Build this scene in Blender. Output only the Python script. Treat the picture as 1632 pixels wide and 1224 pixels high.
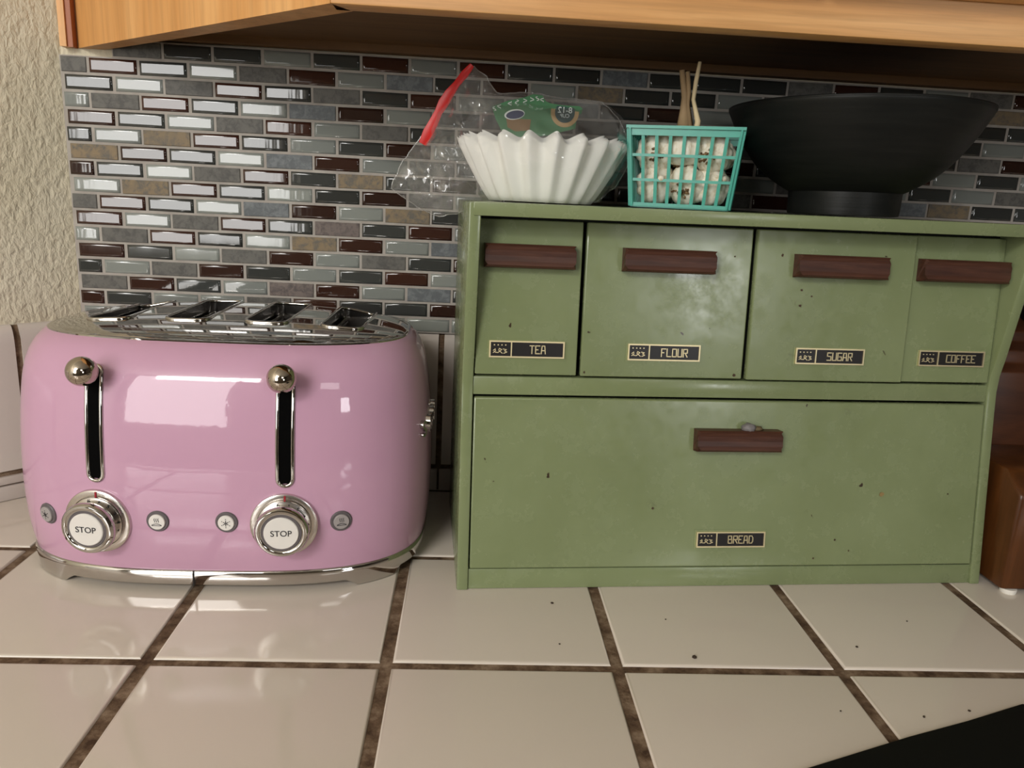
import bpy, bmesh, math, random
from mathutils import Vector, Matrix, noise
from mathutils.geometry import delaunay_2d_cdt
random.seed(7)
sin, cos, pi, rad = math.sin, math.cos, math.pi, math.radians
scene = bpy.context.scene
COL = scene.collection
for o in list(bpy.data.objects):
    bpy.data.objects.remove(o)

# ------------------------------------------------------------------ camera
CAMP = Vector((-.04256, -.78603, .31219))
YAW, PITCH, ROLL, FPX = .05902, .2394, .05025, 1206.36
fw = Vector((sin(YAW)*cos(PITCH), cos(YAW)*cos(PITCH), -sin(PITCH)))
r0 = Vector((cos(YAW), -sin(YAW), 0)); u0 = r0.cross(fw)
rr = cos(ROLL)*r0 + sin(ROLL)*u0; uu = -sin(ROLL)*r0 + cos(ROLL)*u0
cam = bpy.data.cameras.new('camera'); camo = bpy.data.objects.new('camera', cam); COL.objects.link(camo)
camo.matrix_world = Matrix(((rr.x, uu.x, -fw.x, CAMP.x), (rr.y, uu.y, -fw.y, CAMP.y), (rr.z, uu.z, -fw.z, CAMP.z), (0, 0, 0, 1)))
cam.sensor_fit = 'HORIZONTAL'; cam.sensor_width = 36; cam.lens = 36*FPX/1632
cam.clip_start = .01; cam.clip_end = 50
scene.camera = camo
# ------------------------------------------------------------------ light
scene.view_settings.view_transform = 'Standard'; scene.view_settings.look = 'None'
scene.view_settings.exposure = 0.1; scene.view_settings.gamma = 1; scene.view_settings.use_curve_mapping = False
w = bpy.data.worlds.new('world'); scene.world = w; w.use_nodes = True
w.node_tree.nodes['Background'].inputs[0].default_value = (.75, .85, 1, 1)
w.node_tree.nodes['Background'].inputs[1].default_value = .3
def area(name, loc, aim, sx, sy, power, color):
    l = bpy.data.lights.new(name, 'AREA'); l.shape = 'RECTANGLE'; l.size = sx; l.size_y = sy; l.energy = power; l.color = color
    o = bpy.data.objects.new(name, l); COL.objects.link(o); o.location = loc
    o.rotation_euler = (Vector(aim)-Vector(loc)).to_track_quat('-Z', 'Y').to_euler()
    return o
WIN1 = (-1.19, -2.36, .78); WIN2 = (1.14, -2.36, .40); FILL_HIGH = (-.95, -2.36, 1.40); FILL_RIGHT = (.70, -2.36, 1.10)
area('window_daylight', WIN1, (WIN1[0], 0, WIN1[2]), .80, 1.42, 28, (1, .99, .965))
area('window_daylight_far', WIN2, (WIN2[0], 0, WIN2[2]), .32, .32, 4.6, (.97, .985, 1))
area('window_daylight_high', FILL_HIGH, (FILL_HIGH[0], 0, .6), .8, .26, 17, (1, .985, .955))  # added fill light high behind the camera, not a known window
area('window_daylight_right', FILL_RIGHT, (FILL_RIGHT[0]-.4, 0, .4), .5, .4, 3.0, (1, .985, .955))  # added fill light for the right side, split off the high one

# ------------------------------------------------------------------ materials
def lin(c): return tuple(((v/255+.055)/1.055)**2.4 if v > 10 else v/255/12.92 for v in c)
def mat(name, rgb=None, rough=.5, metal=0, spec=.5, coat=0, trans=0, ior=1.45, sss=0):
    m = bpy.data.materials.new(name); m.use_nodes = True
    b = m.node_tree.nodes['Principled BSDF']
    if rgb: b.inputs['Base Color'].default_value = (*lin(rgb), 1)
    b.inputs['Roughness'].default_value = rough; b.inputs['Metallic'].default_value = metal
    b.inputs['Specular IOR Level'].default_value = spec; b.inputs['Coat Weight'].default_value = coat
    b.inputs['Coat Roughness'].default_value = .03
    b.inputs['Transmission Weight'].default_value = trans; b.inputs['IOR'].default_value = ior
    if sss:
        b.inputs['Subsurface Weight'].default_value = sss; b.inputs['Subsurface Radius'].default_value = (.01, .008, .006)
        b.inputs['Subsurface Scale'].default_value = .5
    return m
class N:
    def __init__(s, m): s.m = m; s.t = m.node_tree; s.b = s.t.nodes['Principled BSDF']
    def n(s, typ, **kw):
        x = s.t.nodes.new(typ)
        for k, v in kw.items():
            if k in x.inputs: x.inputs[k].default_value = v
            else: setattr(x, k, v)
        return x
    def l(s, a, b): s.t.links.new(a, b)
    def coord(s, scale=(1, 1, 1), kind='Object', rot=(0, 0, 0)):
        c = s.n('ShaderNodeTexCoord'); mp = s.n('ShaderNodeMapping'); mp.inputs['Scale'].default_value = scale
        mp.inputs['Rotation'].default_value = rot
        s.l(c.outputs[kind], mp.inputs['Vector']); return mp.outputs[0]
    def noise(s, vec, scale, detail=4, rough=.55, dist=0):
        x = s.n('ShaderNodeTexNoise', Scale=scale, Detail=detail, Roughness=rough, Distortion=dist); s.l(vec, x.inputs['Vector']); return x.outputs['Fac']
    def ramp(s, fac, stops):
        r = s.n('ShaderNodeValToRGB'); e = r.color_ramp.elements
        while len(e) < len(stops): e.new(.5)
        for q, (p, c) in zip(e, stops):
            q.position = p; q.color = (*lin(c), 1) if len(c) == 3 else c
        s.l(fac, r.inputs[0]); return r.outputs[0]
    def mix(s, fac, a, b, mode='MIX'):
        x = s.n('ShaderNodeMix', data_type='RGBA', blend_type=mode)
        if isinstance(fac, (int, float)): x.inputs[0].default_value = fac
        else: s.l(fac, x.inputs[0])
        for v, i in ((a, 6), (b, 7)):
            if isinstance(v, tuple): x.inputs[i].default_value = (*lin(v), 1) if len(v) == 3 else v
            else: s.l(v, x.inputs[i])
        return x.outputs[2]
    def bump(s, h, strength=.3, dist=.001):
        x = s.n('ShaderNodeBump', Strength=strength, Distance=dist); s.l(h, x.inputs['Height']); s.l(x.outputs[0], s.b.inputs['Normal'])
    def col(s, c): s.l(c, s.b.inputs['Base Color'])
    def rough(s, c): s.l(c, s.b.inputs['Roughness'])
def G(v): return (v, v, v, 1)

M = {}
# plaster
m = mat('plaster', rough=.85, spec=.2); n = N(m); v = n.coord()
a = n.noise(v, 130, 3, .5); c = n.noise(v, 9, 3)
n.col(n.ramp(c, [(.3, (199, 190, 166)), (.7, (208, 200, 179))]))
v2 = n.coord((1, 1, .6)); h = n.noise(v2, 190, 3, .5, .3)
n.bump(n.ramp(h, [(.3, G(0)), (.7, G(1))]), .55, .002); M['plaster'] = m
M['room'] = mat('room_paint', (214, 209, 200), .9, spec=.1)
M['room_mid'] = mat('room_paint_deep', (128, 122, 114), .9, spec=.1)  # unseen front wall, toned down so less light bounces back
M['room_dark'] = mat('panel_wall', (70, 58, 48), .6)  # unseen right wall, coloured dark to cut bounce from that side
M['room_floor'] = mat('room_floor', (104, 96, 86), .5)
M['ceil'] = mat('ceiling_paint', (205, 200, 190), .9, spec=.1)
# mosaic grout
m = mat('mosaic_grout', rough=.9, spec=.15); n = N(m); n.col(n.ramp(n.noise(n.coord(), 60, 3), [(.3, (150, 143, 136)), (.7, (166, 160, 152))])); M['mgrout'] = m
def glass(name, c1, c2):
    m = mat(name, rough=.06, spec=.8); n = N(m); oi = n.n('ShaderNodeObjectInfo')
    n.col(n.mix(oi.outputs['Random'], c1, c2))
    h = n.noise(n.coord((40, 8, 8)), 2.5, 2); n.bump(h, .05, .002); return m
M['B'] = glass('brown_glass', (44, 28, 23), (60, 36, 28))
M['D'] = glass('charcoal_glass', (48, 49, 47), (62, 64, 62))
M['L'] = glass('grey_glass', (118, 122, 118), (134, 138, 132))
def stone(name, c1, c2, c3):
    m = mat(name, rough=.55, spec=.35); n = N(m); oi = n.n('ShaderNodeObjectInfo')
    c = n.n('ShaderNodeTexCoord'); add = n.n('ShaderNodeVectorMath', operation='ADD'); n.l(c.outputs['Object'], add.inputs[0])
    sc = n.n('ShaderNodeVectorMath', operation='SCALE'); n.l(oi.outputs['Location'], sc.inputs[0]); sc.inputs['Scale'].default_value = 7.3
    n.l(sc.outputs[0], add.inputs[1])
    f = n.noise(add.outputs[0], 150, 6, .7, .4); f2 = n.noise(add.outputs[0], 45, 4, .6, 1.)
    base = n.mix(f2, c1, c2); sp = n.ramp(f, [(.45, G(0)), (.62, G(1))]); n.col(n.mix(sp, base, c3)); n.bump(f, .35, .0012); return m
M['S'] = stone('grey_slate', (86, 84, 80), (104, 102, 96), (76, 74, 71))
M['T'] = stone('tan_slate', (104, 96, 82), (138, 116, 84), (92, 88, 80))
M['U'] = stone('blue_slate', (82, 86, 88), (98, 102, 104), (112, 116, 118))
M['V'] = stone('mauve_slate', (96, 86, 82), (116, 104, 98), (78, 70, 68))
# ceramic
def ceramic(name, c1, c2, rough=.07):
    m = mat(name, rough=rough, spec=.5); n = N(m); v = n.coord()
    oi = n.n('ShaderNodeObjectInfo'); n.col(n.mix(oi.outputs['Random'], c1, c2))
    n.bump(n.noise(n.coord(), 7, 2), .04, .01)
    n.rough(n.ramp(n.noise(v, 14, 4), [(.3, G(rough)), (.75, G(rough+.1))])); return m
M['tile'] = ceramic('counter_ceramic', (206, 196, 183), (212, 202, 191), .07)
M['wtile'] = ceramic('backsplash_ceramic', (196, 186, 178), (201, 193, 185), .1)
m = mat('brown_grout', rough=.95, spec=.1); n = N(m); v = n.coord(); n.col(n.ramp(n.noise(v, 70, 5, .65), [(.34, (72, 56, 44)), (.5, (106, 87, 70)), (.7, (146, 127, 108))])); n.bump(n.noise(v, 400, 3), .5, .001); M['grout'] = m
# oak
def wood(name, c1, c2, c3, grain=(1, 1, 1), rough=.35, scale=1, axisrot=(0, 0, 0), kind='Object'):
    m = mat(name, rough=rough, spec=.4); n = N(m); v = n.coord(grain, kind, axisrot)
    f = n.noise(v, 22*scale, 5, .6, 1.2); f2 = n.noise(v, 130*scale, 3, .7)
    base = n.ramp(f, [(.3, c1), (.5, c2), (.68, c3)])
    dk = n.ramp(f2, [(.35, G(.72)), (.55, G(1))]); n.col(n.mix(.55, base, dk, 'MULTIPLY'))
    n.bump(f2, .15, .0006); return m
M['oak_h'] = wood('oak_horizontal', (190, 138, 85), (204, 154, 99), (219, 172, 118), (.06, 1, 1.6), .38)
M['oak_v'] = wood('oak_vertical', (192, 136, 76), (203, 149, 90), (214, 164, 106), (.9, .9, .05), .4)
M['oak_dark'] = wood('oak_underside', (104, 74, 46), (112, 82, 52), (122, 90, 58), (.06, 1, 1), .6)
M['oak_red'] = wood('scribe_wood', (150, 84, 48), (160, 92, 54), (170, 100, 58), (1, 1, .05), .4)
M['walnut'] = wood('walnut', (56, 33, 25), (73, 44, 33), (88, 56, 42), (.12, 1.5, 1.5), .42, 3)
M['block'] = wood('block_wood', (62, 34, 14), (78, 44, 18), (92, 54, 26), (1, 1, .12), .3, 1.4)
M['block_dk'] = wood('dark_block_wood', (58, 32, 20), (70, 40, 24), (80, 46, 28), (.2, 1, 1), .35, 1.4)
# toaster
M['pink'] = mat('pink_enamel', (188, 147, 170), .35, spec=.1, coat=.75); n = N(M['pink']); n.b.inputs['Coat Roughness'].default_value = .035
hb = n.noise(n.coord(), 160, 2); bp = n.n('ShaderNodeBump', Strength=.05, Distance=.0006); n.l(hb, bp.inputs['Height']); n.l(bp.outputs[0], n.b.inputs['Coat Normal'])
M['chrome'] = mat('chrome', (196, 193, 189), .045, 1)
M['chrome_soft'] = mat('satin_chrome', (206, 200, 194), .22, 1)
M['ball'] = mat('polished_ball', (188, 178, 166), .08, 1)
M['well'] = mat('slot_interior', (176, 174, 172), .16, 1)
M['black'] = mat('black_void', (6, 6, 6), .9, spec=.05)
M['btn'] = mat('button_white', (214, 210, 204), .5)
M['btn_grey'] = mat('button_grey', (150, 144, 142), .5)
M['ring_grey'] = mat('ring_dark_grey', (92, 86, 88), .4)
M['ink'] = mat('ink', (40, 38, 40), .6)
M['red_ink'] = mat('red_ink', (150, 30, 44), .5)
M['seam'] = mat('seam_dark', (40, 36, 34), .5)
# green enamel
m = mat('green_enamel', rough=.3, spec=.45); n = N(m); v = n.coord()
big = n.noise(v, 9, 4, .6); fine = n.noise(v, 60, 5, .7, .5); chip = n.noise(v, 95, 2, .4, .3)
base = n.ramp(big, [(.3, (114, 124, 87)), (.7, (125, 135, 99))])
smudge = n.ramp(fine, [(.62, G(0)), (.74, G(1))]); bigm = n.ramp(n.noise(v, 14, 2), [(.5, G(0)), (.62, G(.55))])
mm = n.n('ShaderNodeMath', operation='MULTIPLY'); n.l(smudge, mm.inputs[0]); n.l(bigm, mm.inputs[1])
base = n.mix(mm.outputs[0], base, (84, 84, 66))
n.col(n.mix(n.ramp(chip, [(.765, G(0)), (.78, G(1))]), base, (58, 46, 34)))
n.rough(n.ramp(n.noise(v, 40, 5, .72), [(.36, G(.15)), (.68, G(.34))])); n.bump(n.noise(v, 30, 2), .06, .003); M['green'] = m
M['green_dark'] = mat('box_interior', (26, 28, 18), .8)  # near-black colour stands for the shade inside the box
M['rust'] = mat('rust_chip', (66, 48, 34), .8)
M['rust_pale'] = mat('pale_chip', (136, 114, 72), .7)
M['brass'] = mat('brass', (244, 228, 184), .42, 1)
M['plate_black'] = mat('plate_black', (30, 27, 27), .35)
M['putty'] = mat('grey_putty', (112, 108, 108), .6)
M['putty_dk'] = mat('putty_fleck', (96, 82, 56), .7)
# things on the box
m = mat('filter_paper', (242, 241, 236), .8, spec=.15); M['paper'] = m
m.node_tree.nodes['Principled BSDF'].inputs['Subsurface Weight'].default_value = .3; m.node_tree.nodes['Principled BSDF'].inputs['Subsurface Radius'].default_value = (.02, .02, .02); m.node_tree.nodes['Principled BSDF'].inputs['Subsurface Scale'].default_value = 1
def film(name, tint, rough=.06, gain=1.5, base=.05, haze=.05):
    m = bpy.data.materials.new(name); m.use_nodes = True; t = m.node_tree; t.nodes.clear()
    out = t.nodes.new('ShaderNodeOutputMaterial'); mx = t.nodes.new('ShaderNodeMixShader'); mh = t.nodes.new('ShaderNodeMixShader')
    tr = t.nodes.new('ShaderNodeBsdfTransparent'); tr.inputs[0].default_value = tint
    df = t.nodes.new('ShaderNodeBsdfTranslucent'); df.inputs[0].default_value = (.9, .9, .88, 1)
    d2 = t.nodes.new('ShaderNodeBsdfDiffuse'); d2.inputs[0].default_value = (.9, .9, .88, 1)
    md = t.nodes.new('ShaderNodeMixShader'); md.inputs[0].default_value = .6
    t.links.new(df.outputs[0], md.inputs[1]); t.links.new(d2.outputs[0], md.inputs[2])
    mh.inputs[0].default_value = haze; t.links.new(tr.outputs[0], mh.inputs[1]); t.links.new(md.outputs[0], mh.inputs[2])
    gl = t.nodes.new('ShaderNodeBsdfGlossy'); gl.inputs['Roughness'].default_value = rough; gl.inputs[0].default_value = (1, 1, 1, 1)
    fr = t.nodes.new('ShaderNodeLayerWeight'); fr.inputs[0].default_value = .5
    pw = t.nodes.new('ShaderNodeMath'); pw.operation = 'POWER'; pw.inputs[1].default_value = 4; t.links.new(fr.outputs['Facing'], pw.inputs[0])
    ml = t.nodes.new('ShaderNodeMath'); ml.operation = 'MULTIPLY_ADD'; ml.inputs[1].default_value = gain; ml.inputs[2].default_value = base; ml.use_clamp = True
    t.links.new(pw.outputs[0], ml.inputs[0]); t.links.new(ml.outputs[0], mx.inputs[0]); t.links.new(mh.outputs[0], mx.inputs[1]); t.links.new(gl.outputs[0], mx.inputs[2])
    t.links.new(mx.outputs[0], out.inputs[0]); return m
M['film'] = film('clear_plastic_film', (.99, .99, .985, 1), .1, 1.0, .06, .10)
M['film_seam'] = film('plastic_seam', (.9, .9, .9, 1), .12, .7, .15, .2)
M['red_strip'] = mat('red_plastic', (186, 30, 26), .4)
M['card'] = mat('green_print', (58, 112, 70), .5)
M['card_blue'] = mat('navy_print', (40, 48, 84), .5)
M['card_tan'] = mat('tan_print', (168, 138, 92), .5)
M['card_brown'] = mat('brown_print', (126, 96, 58), .5)
M['card_teal'] = mat('teal_print', (30, 62, 62), .5)
M['white_print'] = mat('white_print', (222, 226, 220), .5)
m = mat('teal_plastic', (64, 172, 152), .3, trans=.25, sss=.25); M['teal'] = m
m = mat('garlic_skin', rough=.55, spec=.3, sss=.15); n = N(m); v = n.coord((1, 1, .25)); f = n.noise(v, 240, 4, .6, .3)
n.col(n.ramp(f, [(.34, (206, 192, 164)), (.5, (232, 224, 206)), (.7, (240, 235, 222))])); M['garlic'] = m
m = mat('garlic_root', rough=.9); n = N(m); n.col(n.ramp(n.noise(n.coord(), 400, 4), [(.35, (84, 62, 40)), (.65, (150, 120, 84))])); M['root'] = m
M['stalk'] = mat('dry_stalk', (206, 188, 150), .7)
M['stalk_dk'] = mat('dry_stalk_dark', (148, 124, 92), .75)
m = mat('bowl_black', rough=.45, spec=.25); n = N(m); n.col(n.ramp(n.noise(n.coord((6, 6, 90)), 3, 3), [(.3, (20, 21, 20)), (.7, (27, 28, 26))])); n.bump(n.noise(n.coord((1, 1, 60)), 4, 3), .12, .002); M['bowl'] = m
m = mat('black_mat', (9, 10, 9), .75, spec=.2); M['mat'] = m
M['mat_edge'] = mat('mat_edge', (30, 34, 26), .7)
M['crumb'] = mat('crumb', (58, 46, 36), .9)
M['felt'] = mat('white_felt', (224, 220, 212), .9)
M['knife'] = mat('black_handle', (10, 10, 13), .4)
M['frame'] = mat('window_frame', (226, 224, 218), .5)

# ------------------------------------------------------------------ builders
def link(name, me, material=None, parent=None, loc=None, rot=None, smooth=None):
    if material: me.materials.append(M[material] if isinstance(material, str) else material)
    o = bpy.data.objects.new(name, me); COL.objects.link(o)
    if parent: o.parent = parent
    if loc is not None: o.location = loc
    if rot is not None: o.rotation_euler = rot
    if smooth is not None:
        me.polygons.foreach_set('use_smooth', [True]*len(me.polygons))
        if smooth < 179: me.set_sharp_from_angle(angle=rad(smooth))
    return o
def pyd(name, vs, fs):
    me = bpy.data.meshes.new(name); me.from_pydata([tuple(v) for v in vs], [], fs); me.update(); return me
def bmdone(bm, name):
    bmesh.ops.recalc_face_normals(bm, faces=bm.faces); me = bpy.data.meshes.new(name); bm.to_mesh(me); bm.free(); return me
def bm_poly(bm, pts, d):                     # prism: polygon pts (3D) extruded by vector d
    a = [bm.verts.new(p) for p in pts]; b = [bm.verts.new(Vector(p)+Vector(d)) for p in pts]; k = len(pts)
    fs = [bm.faces.new(a[::-1]), bm.faces.new(b)]
    for i in range(k): fs.append(bm.faces.new((a[i], a[(i+1) % k], b[(i+1) % k], b[i])))
    return a+b
def bm_box(bm, lo, hi):
    (x0, y0, z0), (x1, y1, z1) = lo, hi
    return bm_poly(bm, [(x0, y0, z0), (x1, y0, z0), (x1, y1, z0), (x0, y1, z0)], (0, 0, z1-z0))
def bev(bm, r, seg=2):
    if r > 0: bmesh.ops.bevel(bm, geom=list(bm.edges), offset=r, segments=seg, affect='EDGES', profile=.5, clamp_overlap=True)
def box(name, lo, hi, material, parent=None, r=0, seg=2, **k):
    bm = bmesh.new(); bm_box(bm, lo, hi); bev(bm, r, seg); return link(name, bmdone(bm, name), material, parent, smooth=40 if r else None, **k)
def prism(name, pts, d, material, parent=None, r=0, seg=2, **k):
    bm = bmesh.new(); bm_poly(bm, pts, d); bmesh.ops.recalc_face_normals(bm, faces=bm.faces); bev(bm, r, seg); return link(name, bmdone(bm, name), material, parent, smooth=40 if r else None, **k)
def lathe(prof, seg=48, fn=None, cap0=True, cap1=True):
    vs, fs = [], []
    for (r, z) in prof:
        for i in range(seg):
            th = 2*pi*i/seg; q = r*(fn(th, z) if fn else 1); vs.append((q*cos(th), q*sin(th), z))
    for j in range(len(prof)-1):
        for i in range(seg):
            k = (i+1) % seg; fs.append((j*seg+i, j*seg+k, (j+1)*seg+k, (j+1)*seg+i))
    if cap0: fs.append(tuple(range(seg))[::-1])
    if cap1: fs.append(tuple((len(prof)-1)*seg+i for i in range(seg)))
    return vs, fs
def tube(bm, pts, r, seg=8, closed=False, flat=None):
    pts = [Vector(p) for p in pts]; k = len(pts); rings = []
    rs = r if isinstance(r, (list, tuple)) else [r]*k
    up = None
    for i in range(k):
        t = ((pts[(i+1) % k]-pts[i-1]) if closed else (pts[min(i+1, k-1)]-pts[max(i-1, 0)])).normalized()
        if up is None: up = t.orthogonal().normalized()
        up = (up-t*up.dot(t)).normalized(); s = t.cross(up)
        rings.append([bm.verts.new(pts[i]+rs[i]*(cos(2*pi*j/seg)*up+sin(2*pi*j/seg)*s)) for j in range(seg)])
    for i in range(k if closed else k-1):
        A, B = rings[i], rings[(i+1) % k]
        for j in range(seg): bm.faces.new((A[j], A[(j+1) % seg], B[(j+1) % seg], B[j]))
    if not closed: bm.faces.new(rings[0][::-1]); bm.faces.new(rings[-1])
def tag(o, label=None, cat=None, group=None, kind=None):
    if label: o['label'] = label
    if cat: o['category'] = cat
    if group: o['group'] = group
    if kind: o['kind'] = kind
    return o
def thing(name, label, cat, loc=(0, 0, 0), rotz=0, group=None):
    o = bpy.data.objects.new(name, None); COL.objects.link(o); o.location = loc; o.rotation_euler = (0, 0, rotz); o.empty_display_size = .02
    return tag(o, label, cat, group)
def struct(o): o['kind'] = 'structure'; return o
def text_mesh(s, size, depth=.0004):
    cu = bpy.data.curves.new('t', 'FONT'); cu.body = s; cu.size = size; cu.extrude = depth; cu.align_x = 'CENTER'; cu.align_y = 'CENTER'
    o = bpy.data.objects.new('t', cu); COL.objects.link(o); dg = bpy.context.evaluated_depsgraph_get(); dg.update()
    me = bpy.data.meshes.new_from_object(o.evaluated_get(dg)); bpy.data.objects.remove(o); return me

# ------------------------------------------------------------------ room shell
FY = -2.45
def wallbox(name, lo, hi, material): return struct(box(name, lo, hi, material))
WL = -.437                                       # corner where the wall turns 45 degrees towards the room
wall_back = wallbox('wall_back', (WL, 0, -.92), (2.2, .08, 1.55), 'plaster')
LEN = 1.9
s2 = math.sqrt(.5)
wall_left = struct(prism('wall_left', [(WL, 0, -.92), (WL-LEN*s2, -LEN*s2, -.92), (WL-LEN*s2-.06, -LEN*s2+.06, -.92), (WL-.0331, .08, -.92), (WL, .08, -.92)], (0, 0, 2.47), 'plaster'))
XL = WL-LEN*s2
wallbox('wall_side', (XL-.08, FY, -.92), (XL, -LEN*s2, 1.55), 'room')
wallbox('wall_right', (2.2, FY, -.92), (2.28, .08, 1.55), 'room_dark')
wallbox('wall_front', (XL-.08, FY-.08, -.92), (2.28, FY, 1.55), 'room_mid')
wallbox('floor', (XL-.08, FY-.08, -1.0), (2.28, .08, -.92), 'room_floor')
wallbox('ceiling', (XL-.08, FY-.08, 1.55), (2.28, .08, 1.63), 'ceil')
for k, (W, hx, hz) in enumerate(((WIN1, .40, .71), (WIN2, .16, .16), (FILL_HIGH, .40, .13), (FILL_RIGHT, .25, .20))):  # the last two frames only dress the added fill lights
    bm = bmesh.new(); t = .05; y0, y1 = FY, FY+.07
    X, _, Z = W
    bm_box(bm, (X-hx-t, y0, Z-hz-t), (X-hx, y1, Z+hz+t)); bm_box(bm, (X+hx, y0, Z-hz-t), (X+hx+t, y1, Z+hz+t))
    bm_box(bm, (X-hx, y0, Z-hz-t), (X+hx, y1, Z-hz)); bm_box(bm, (X-hx, y0, Z+hz), (X+hx, y1, Z+hz+t))
    struct(link(f'window_{k+1}', bmdone(bm, 'window'), 'frame'))

# ------------------------------------------------------------------ mosaic on the back wall
MA, MB_, MX, MZ = .04629, .01564, -.41051, .43076
box('mosaic_grout', (WL+.001, -.0056, MZ-16.5*MB_), (1.35, 0, MZ-.5*MB_), 'mgrout', wall_back)
box('mosaic_grout', (MX+.5*MA, -.0056, MZ-.5*MB_), (1.35, 0, MZ+.5*MB_), 'mgrout', wall_back)
ROWS = {0: (.5, 'SDDLDBLBDDUDDDSBDLSBTD'), 1: (-1, 'SBDLSBLUDBLTDDLSBDLSTDB'), 2: (-.5, 'DLSBDSDBLSUDBLSDLSBDDLS'), 3: (-1, 'LSBDLUBLDSBDLSBDLUBDLDB'),
        4: (-.5, 'BDLSBLSDBLSDBTDLSBDSBDL'), 5: (-1, 'DLTBDLDBLSBDLSBDLSBLDLS'), 6: (-.5, 'TBDLUBLSDBLSBDLSBLDLSDB'), 7: (-1, 'BDLSBDTDBLSBDLSBDLUTDDL'),
        8: (-.5, 'LTBDLDBSLBDSLBDSLVDSBDL'), 9: (-1, 'SBDLUBLTDBLS'), 10: (-.5, 'BLSBDVDBLSD'), 11: (-1, 'LSBDLTBLUDBL'),
        12: (-.5, 'BDLSBLSDBLS'), 13: (-1, 'DLSBDLDBLSBD'), 14: (-.5, 'SBDLVBLUDBL'), 15: (-1, 'BDLLSBDDBLSD'), 16: (-.5, 'LLDLSLLLLL')}
def tile_mesh(wd, ht, dp, b, pillow=True):
    x, z = wd/2, ht/2
    vs, fs = [], []
    rings = [(0, 0), (0, dp-b*.75), (b*.3, dp-b*.22), (b, dp)]
    for ins, d in rings: vs += [(-x+ins, -d, -z+ins), (x-ins, -d, -z+ins), (x-ins, -d, z-ins), (-x+ins, -d, z-ins)]
    for j in range(len(rings)-1):
        for i in range(4): k = (i+1) % 4; fs.append((j*4+i, j*4+k, j*4+4+k, j*4+4+i))
    q = (len(rings)-1)*4; fs.append((q, q+1, q+2, q+3))
    return pyd('mosaic_tile', vs, fs)
TW, TH = MA-.0024, MB_-.0023
cache = {}
for r, (k0, seq) in ROWS.items():
    for i, ch in enumerate(seq):
        ka, kb = k0+i, k0+i+1
        xa, xb = MX+MA*ka+.0012, MX+MA*kb-.0012
        xa = max(xa, WL+.0025)
        if r == 0 and ka < .5: continue
        if r > 8 and ka > 8: ka += 12; kb += 12; xa += MA*12; xb += MA*12   # the stretch behind the bread box is never seen; carry on at its right
        zc = MZ-MB_*r
        if xb-xa < .006: continue
        st = ch in 'STUV'
        key = (round(xb-xa, 4), st, ch)
        if key not in cache:
            me = tile_mesh(xb-xa, TH, .0062 if st else .0068, .0006 if st else .0026); me.materials.append(M[ch]); cache[key] = me
            if not st:
                me.polygons.foreach_set('use_smooth', [True]*(len(me.polygons)-1)+[False])
        o = bpy.data.objects.new('mosaic_tile', cache[key]); COL.objects.link(o); o.parent = wall_back
        o.location = ((xa+xb)/2+random.uniform(-.0002, .0002), -.0005, zc)
        o.rotation_euler = (random.gauss(0, .006), random.gauss(0, .004), random.gauss(0, .006))

# white backsplash tiles with bullnose tops
BZ0, BZ1, BT = .030, .1725, .0095
def bullnose_profile():
    pts = [(0, BZ0), (-BT, BZ0)]
    R = .018
    for i in range(9):
        a = i/8*pi/2; pts.append((-BT+BT*(1-cos(a)), BZ1-R+R*sin(a)))
    return pts
def splash(parent, x0, x1, org, ang):
    pr = bullnose_profile(); bm = bmesh.new()
    bm_poly(bm, [(x0, a, b) for a, b in pr], (x1-x0, 0, 0))
    o = link('backsplash_tile', bmdone(bm, 'backsplash_tile'), 'wtile', parent, org, (0, 0, ang), smooth=35); return o
gw = .006
def grout_strip(parent, x0, x1, org, ang):
    bm = bmesh.new(); t = BT-.0025
    bm_poly(bm, [(x0, 0, 0), (x0, -t, 0), (x0, -t, BZ1-.014), (x0, -.001, BZ1-.001), (x0, 0, BZ1-.001)], (x1-x0, 0, 0))
    link('grout_bed', bmdone(bm, 'grout_bed'), 'grout', parent, org, (0, 0, ang))
grout_strip(wall_back, 0, 1.7, (WL, 0, 0), 0)
grout_strip(wall_left, -.62, 0, (WL, 0, 0), pi/4)
xj = -.0722                                       # a joint seen between toaster and bread box
xs = [xj+.159*i for i in range(-3, 9)]
for a, b in zip(xs[:-1], xs[1:]):
    a = max(a, WL+.003)
    if b-a > .02: splash(wall_back, a+gw/2, b-gw/2, (0, 0, 0), 0); box('base_tile', (a+.001, -.0105, .0005), (b-.001, 0, .0245), 'wtile', wall_back, r=.001)
js = [-.004, -.0625, -.2215, -.3805, -.5395]
for b, a in zip(js[:-1], js[1:]):
    splash(wall_left, a+gw/2, b-gw/2, (WL, 0, 0), pi/4)
    box('base_tile', (a+.001, -.0105, .0165), (b-.001, 0, .0245), 'wtile', wall_left, r=.001, loc=(WL, 0, 0), rot=(0, 0, pi/4))
    box('base_tile', (a+.001, -.0112, .0003), (b-.001, 0, .0150), 'wtile', wall_left, r=.001, loc=(WL, 0, 0), rot=(0, 0, pi/4))

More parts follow.
